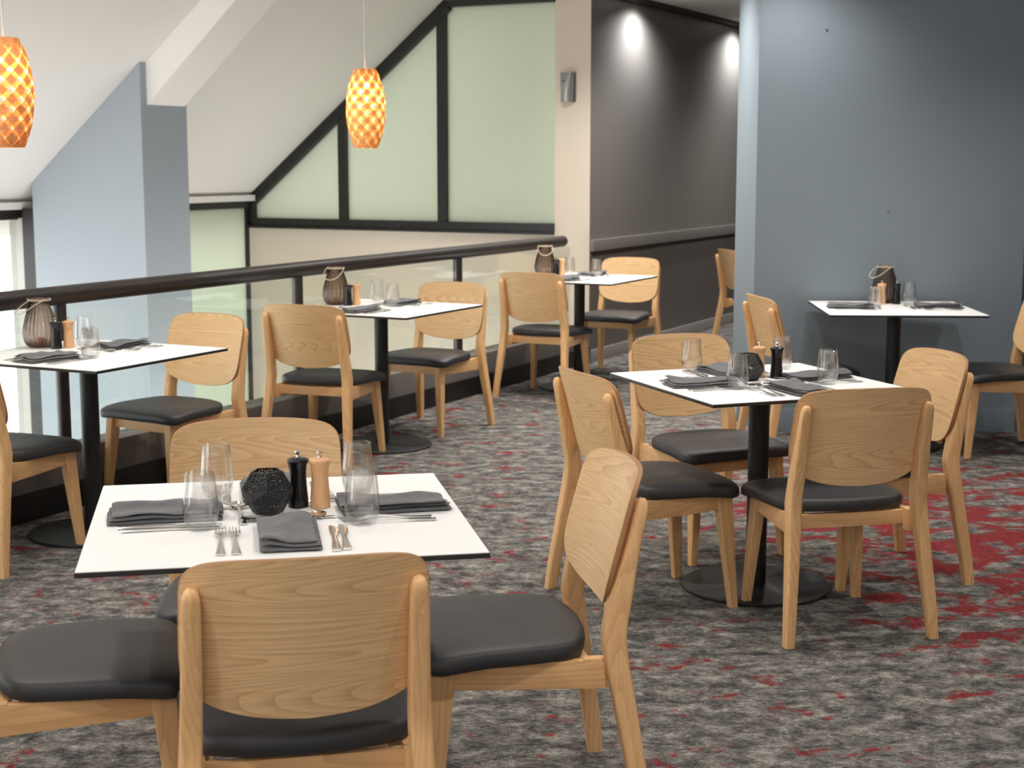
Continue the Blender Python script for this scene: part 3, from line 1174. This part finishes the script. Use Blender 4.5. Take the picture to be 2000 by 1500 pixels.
# ---- napkins
def make_napkin(seed):
    random.seed(seed)
    mb = MB()
    Lx, Ly = .062, .122
    z0 = .0005
    lay = [(1.0, 1.0, 0, 0), (.97, .985, .003, .003), (.93, .96, -.004, .006)]
    ang = random.uniform(-.05, .05)
    for li, (sx, sy, ox, oy) in enumerate(lay):
        th = .0068
        ox += random.uniform(-.003, .003)
        rot = ang + random.uniform(-.03, .03) * li
        NX, NY = 14, 26
        rings = []
        for j in range(NY + 1):
            y = -1 + 2 * j / NY
            ring = []
            endf = min(1, (1 - abs(y)) * 14 + .25)
            for k in range(2 * NX):
                if k < NX:
                    x = -1 + 2 * k / (NX - 1)
                    s = -1
                else:
                    x = 1 - 2 * (k - NX) / (NX - 1)
                    s = 1
                edge = (max(0, 1 - abs(x) ** 14)) ** .5
                X = x * Lx * sx * (1 - .004 * s)
                Y = y * Ly * sy
                wv = noise.noise(Vector((X * 14 + seed * 3.1, Y * 9, seed))) * .0105 + noise.noise(Vector((X * 45, Y * 22 + seed, li))) * .0017
                wv *= (li + .6) * .55
                zc = z0 + th * (li + .5) + max(-.0005, wv + .0012 * li)
                if li == 0:
                    zc = z0 + th * .5 + (max(0, wv) if s > 0 else 0)
                z = zc + s * th * .48 * edge * endf
                Xr = X * math.cos(rot) - Y * math.sin(rot) + ox
                Yr = X * math.sin(rot) + Y * math.cos(rot) + oy + noise.noise(Vector((X * 30, seed, li))) * .003 * (1 if abs(y) > .9 else 0)
                ring.append(Vector((Xr, Yr, z)))
            rings.append(ring)
        mb.loft(rings)
    return mb.build('folded_napkin', 'linen', sharp=60)


naps = [Proto(make_napkin(s)) for s in (1, 2, 5, 8)]


# ---- cutlery (lies along +y, tip towards +y, centre at origin)
def strip(mb, sec, th, n=8):
    """sec: list of (y, halfwidth, z, xoff)"""
    rings = []
    for y, hw, z, xo in sec:
        ring = []
        for k in range(n):
            a = 2 * PI * (k + .5) / n
            ca, sa = math.cos(a), math.sin(a)
            ring.append(Vector((xo + math.copysign(abs(ca) ** .5, ca) * hw, y, z + math.copysign(abs(sa) ** .7, sa) * th)))
        rings.append(ring)
    mb.loft(rings)


HANDLE = [(-.105, .0095, .0028, 0), (-.103, .0102, .0026, 0), (-.08, .0088, .0026, 0), (-.05, .0066, .004, 0), (-.02, .0042, .0075, 0), (.01, .0033, .0105, 0)]


def make_fork():
    mb = MB()
    strip(mb, HANDLE + [(.03, .0036, .0098, 0), (.045, .009, .007, 0), (.056, .0120, .0048, 0), (.062, .0122, .0044, 0)], .0013)
    for x in (-.0102, -.0034, .0034, .0102):
        strip(mb, [(.060, .0021, .0045, x), (.078, .0018, .004, x), (.094, .0014, .0056, x * .96), (.103, .0006, .0088, x * .94)], .001)
    return mb.build('fork', 'steel')


def make_knife():
    mb = MB()
    strip(mb, [(-.108, .0085, .0032, 0), (-.105, .0095, .0032, 0), (-.07, .008, .0032, 0), (-.03, .0058, .0035, 0), (.0, .0045, .0035, 0), (.012, .0055, .003, 0)], .0024)
    strip(mb, [(.010, .0055, .0028, 0), (.03, .0085, .0026, .0015), (.06, .0098, .0024, .002), (.085, .0092, .0022, .001), (.1, .006, .002, -.0015), (.108, .001, .002, -.005)], .0009)
    return mb.build('table_knife', 'steel')


def make_spoon():
    mb = MB()
    strip(mb, [(y, w * .95, z, x) for y, w, z, x in HANDLE] + [(.03, .0040, .0098, 0), (.042, .0065, .0082, 0)], .0013)
    NR, NA = 7, 24
    for off, rev in ((0, False), (-.0012, True)):
        vs = [Vector((0, .070, .0022 + off))]
        fs = []
        for i in range(1, NR + 1):
            t = i / NR
            for k in range(NA):
                a = 2 * PI * k / NA
                yy = math.sin(a)
                wx = .0175 * (1 - .12 * yy)
                vs.append(Vector((math.cos(a) * wx * t, .070 + yy * .029 * t, .0022 + off + .0066 * t * t)))
        for k in range(NA):
            f = (0, 1 + k, 1 + (k + 1) % NA)
            fs.append(f[::-1] if rev else f)
        for i in range(1, NR):
            for k in range(NA):
                a0 = 1 + (i - 1) * NA
                b0 = 1 + i * NA
                f = (a0 + k, b0 + k, b0 + (k + 1) % NA, a0 + (k + 1) % NA)
                fs.append(f[::-1] if rev else f)
        mb.add(vs, fs)
    return mb.build('spoon', 'steel', recalc=False)


PF, PK, PS = Proto(make_fork()), Proto(make_knife()), Proto(make_spoon())
rnd = random.Random(11)
# place settings: table, place name, turn (deg; 0 = diner at -y looking +y), napkin variant, napkin centre offset
PLACES = [('front', 'near', 0, 0), ('front', 'left', -90, 1), ('front', 'right', 90, 2), ('front', 'far', 180, 3),
          ('right', 'near', 0, 2), ('right', 'left', -90, 0), ('right', 'right', 90, 3), ('right', 'far', 180, 1),
          ('rail1', 'near', 0, 3), ('rail1', 'far', 180, 1), ('rail2', 'near', 0, 0), ('rail2', 'far', 180, 2),
          ('rail3', 'near', 0, 1), ('rail3', 'far', 180, 0), ('wall', 'left', -90, 2), ('wall', 'right', 90, 1)]
for t, pl, turn, nv in PLACES:
    a = R(turn)
    base = R(TB[t][2])

    def P(x, y):
        jx, jy = rnd.uniform(-.004, .004), rnd.uniform(-.004, .004)
        x += jx
        y += jy
        return on_table(t, math.cos(a) * x - math.sin(a) * y, math.sin(a) * x + math.cos(a) * y)
    dt = {('front', 'near'): (.008, -.205, .02), ('front', 'left'): (-.03, -.245, 0), ('front', 'right'): (.03, -.255, .05)}.get((t, pl), (.01 + rnd.uniform(-.01, .01), -.235, rnd.uniform(-.08, .08)))
    nx, ny, nr = dt
    naps[nv].place(P(nx, ny), base + a + nr, 'folded charcoal linen napkin at the %s place on the %s' % (pl, TN[t]), 'napkin', 'folded charcoal napkins')
    sx = nx - .008
    for i, x in enumerate((-.126, -.097)):
        PF.place(P(x + sx, -.225), base + a + rnd.uniform(-.012, .012), 'steel fork, %s of the pair at the %s place on the %s' % (('outer', 'inner')[i], pl, TN[t]), 'fork', 'steel forks')
    for i, x in enumerate((.128, .102)):
        PK.place(P(x + sx, -.222 - .01 * i), base + a + rnd.uniform(-.03, .03), 'steel knife, %s of the pair at the %s place on the %s' % (('outer', 'inner')[i], pl, TN[t]), 'knife', 'steel knives')
    PS.place(P(sx + .012, -.045 if (t, pl) == ('front', 'near') else -.088), base + a + R(90) + rnd.uniform(-.06, .06), 'steel spoon lying across the head of the %s place on the %s' % (pl, TN[t]), 'spoon', 'steel spoons')
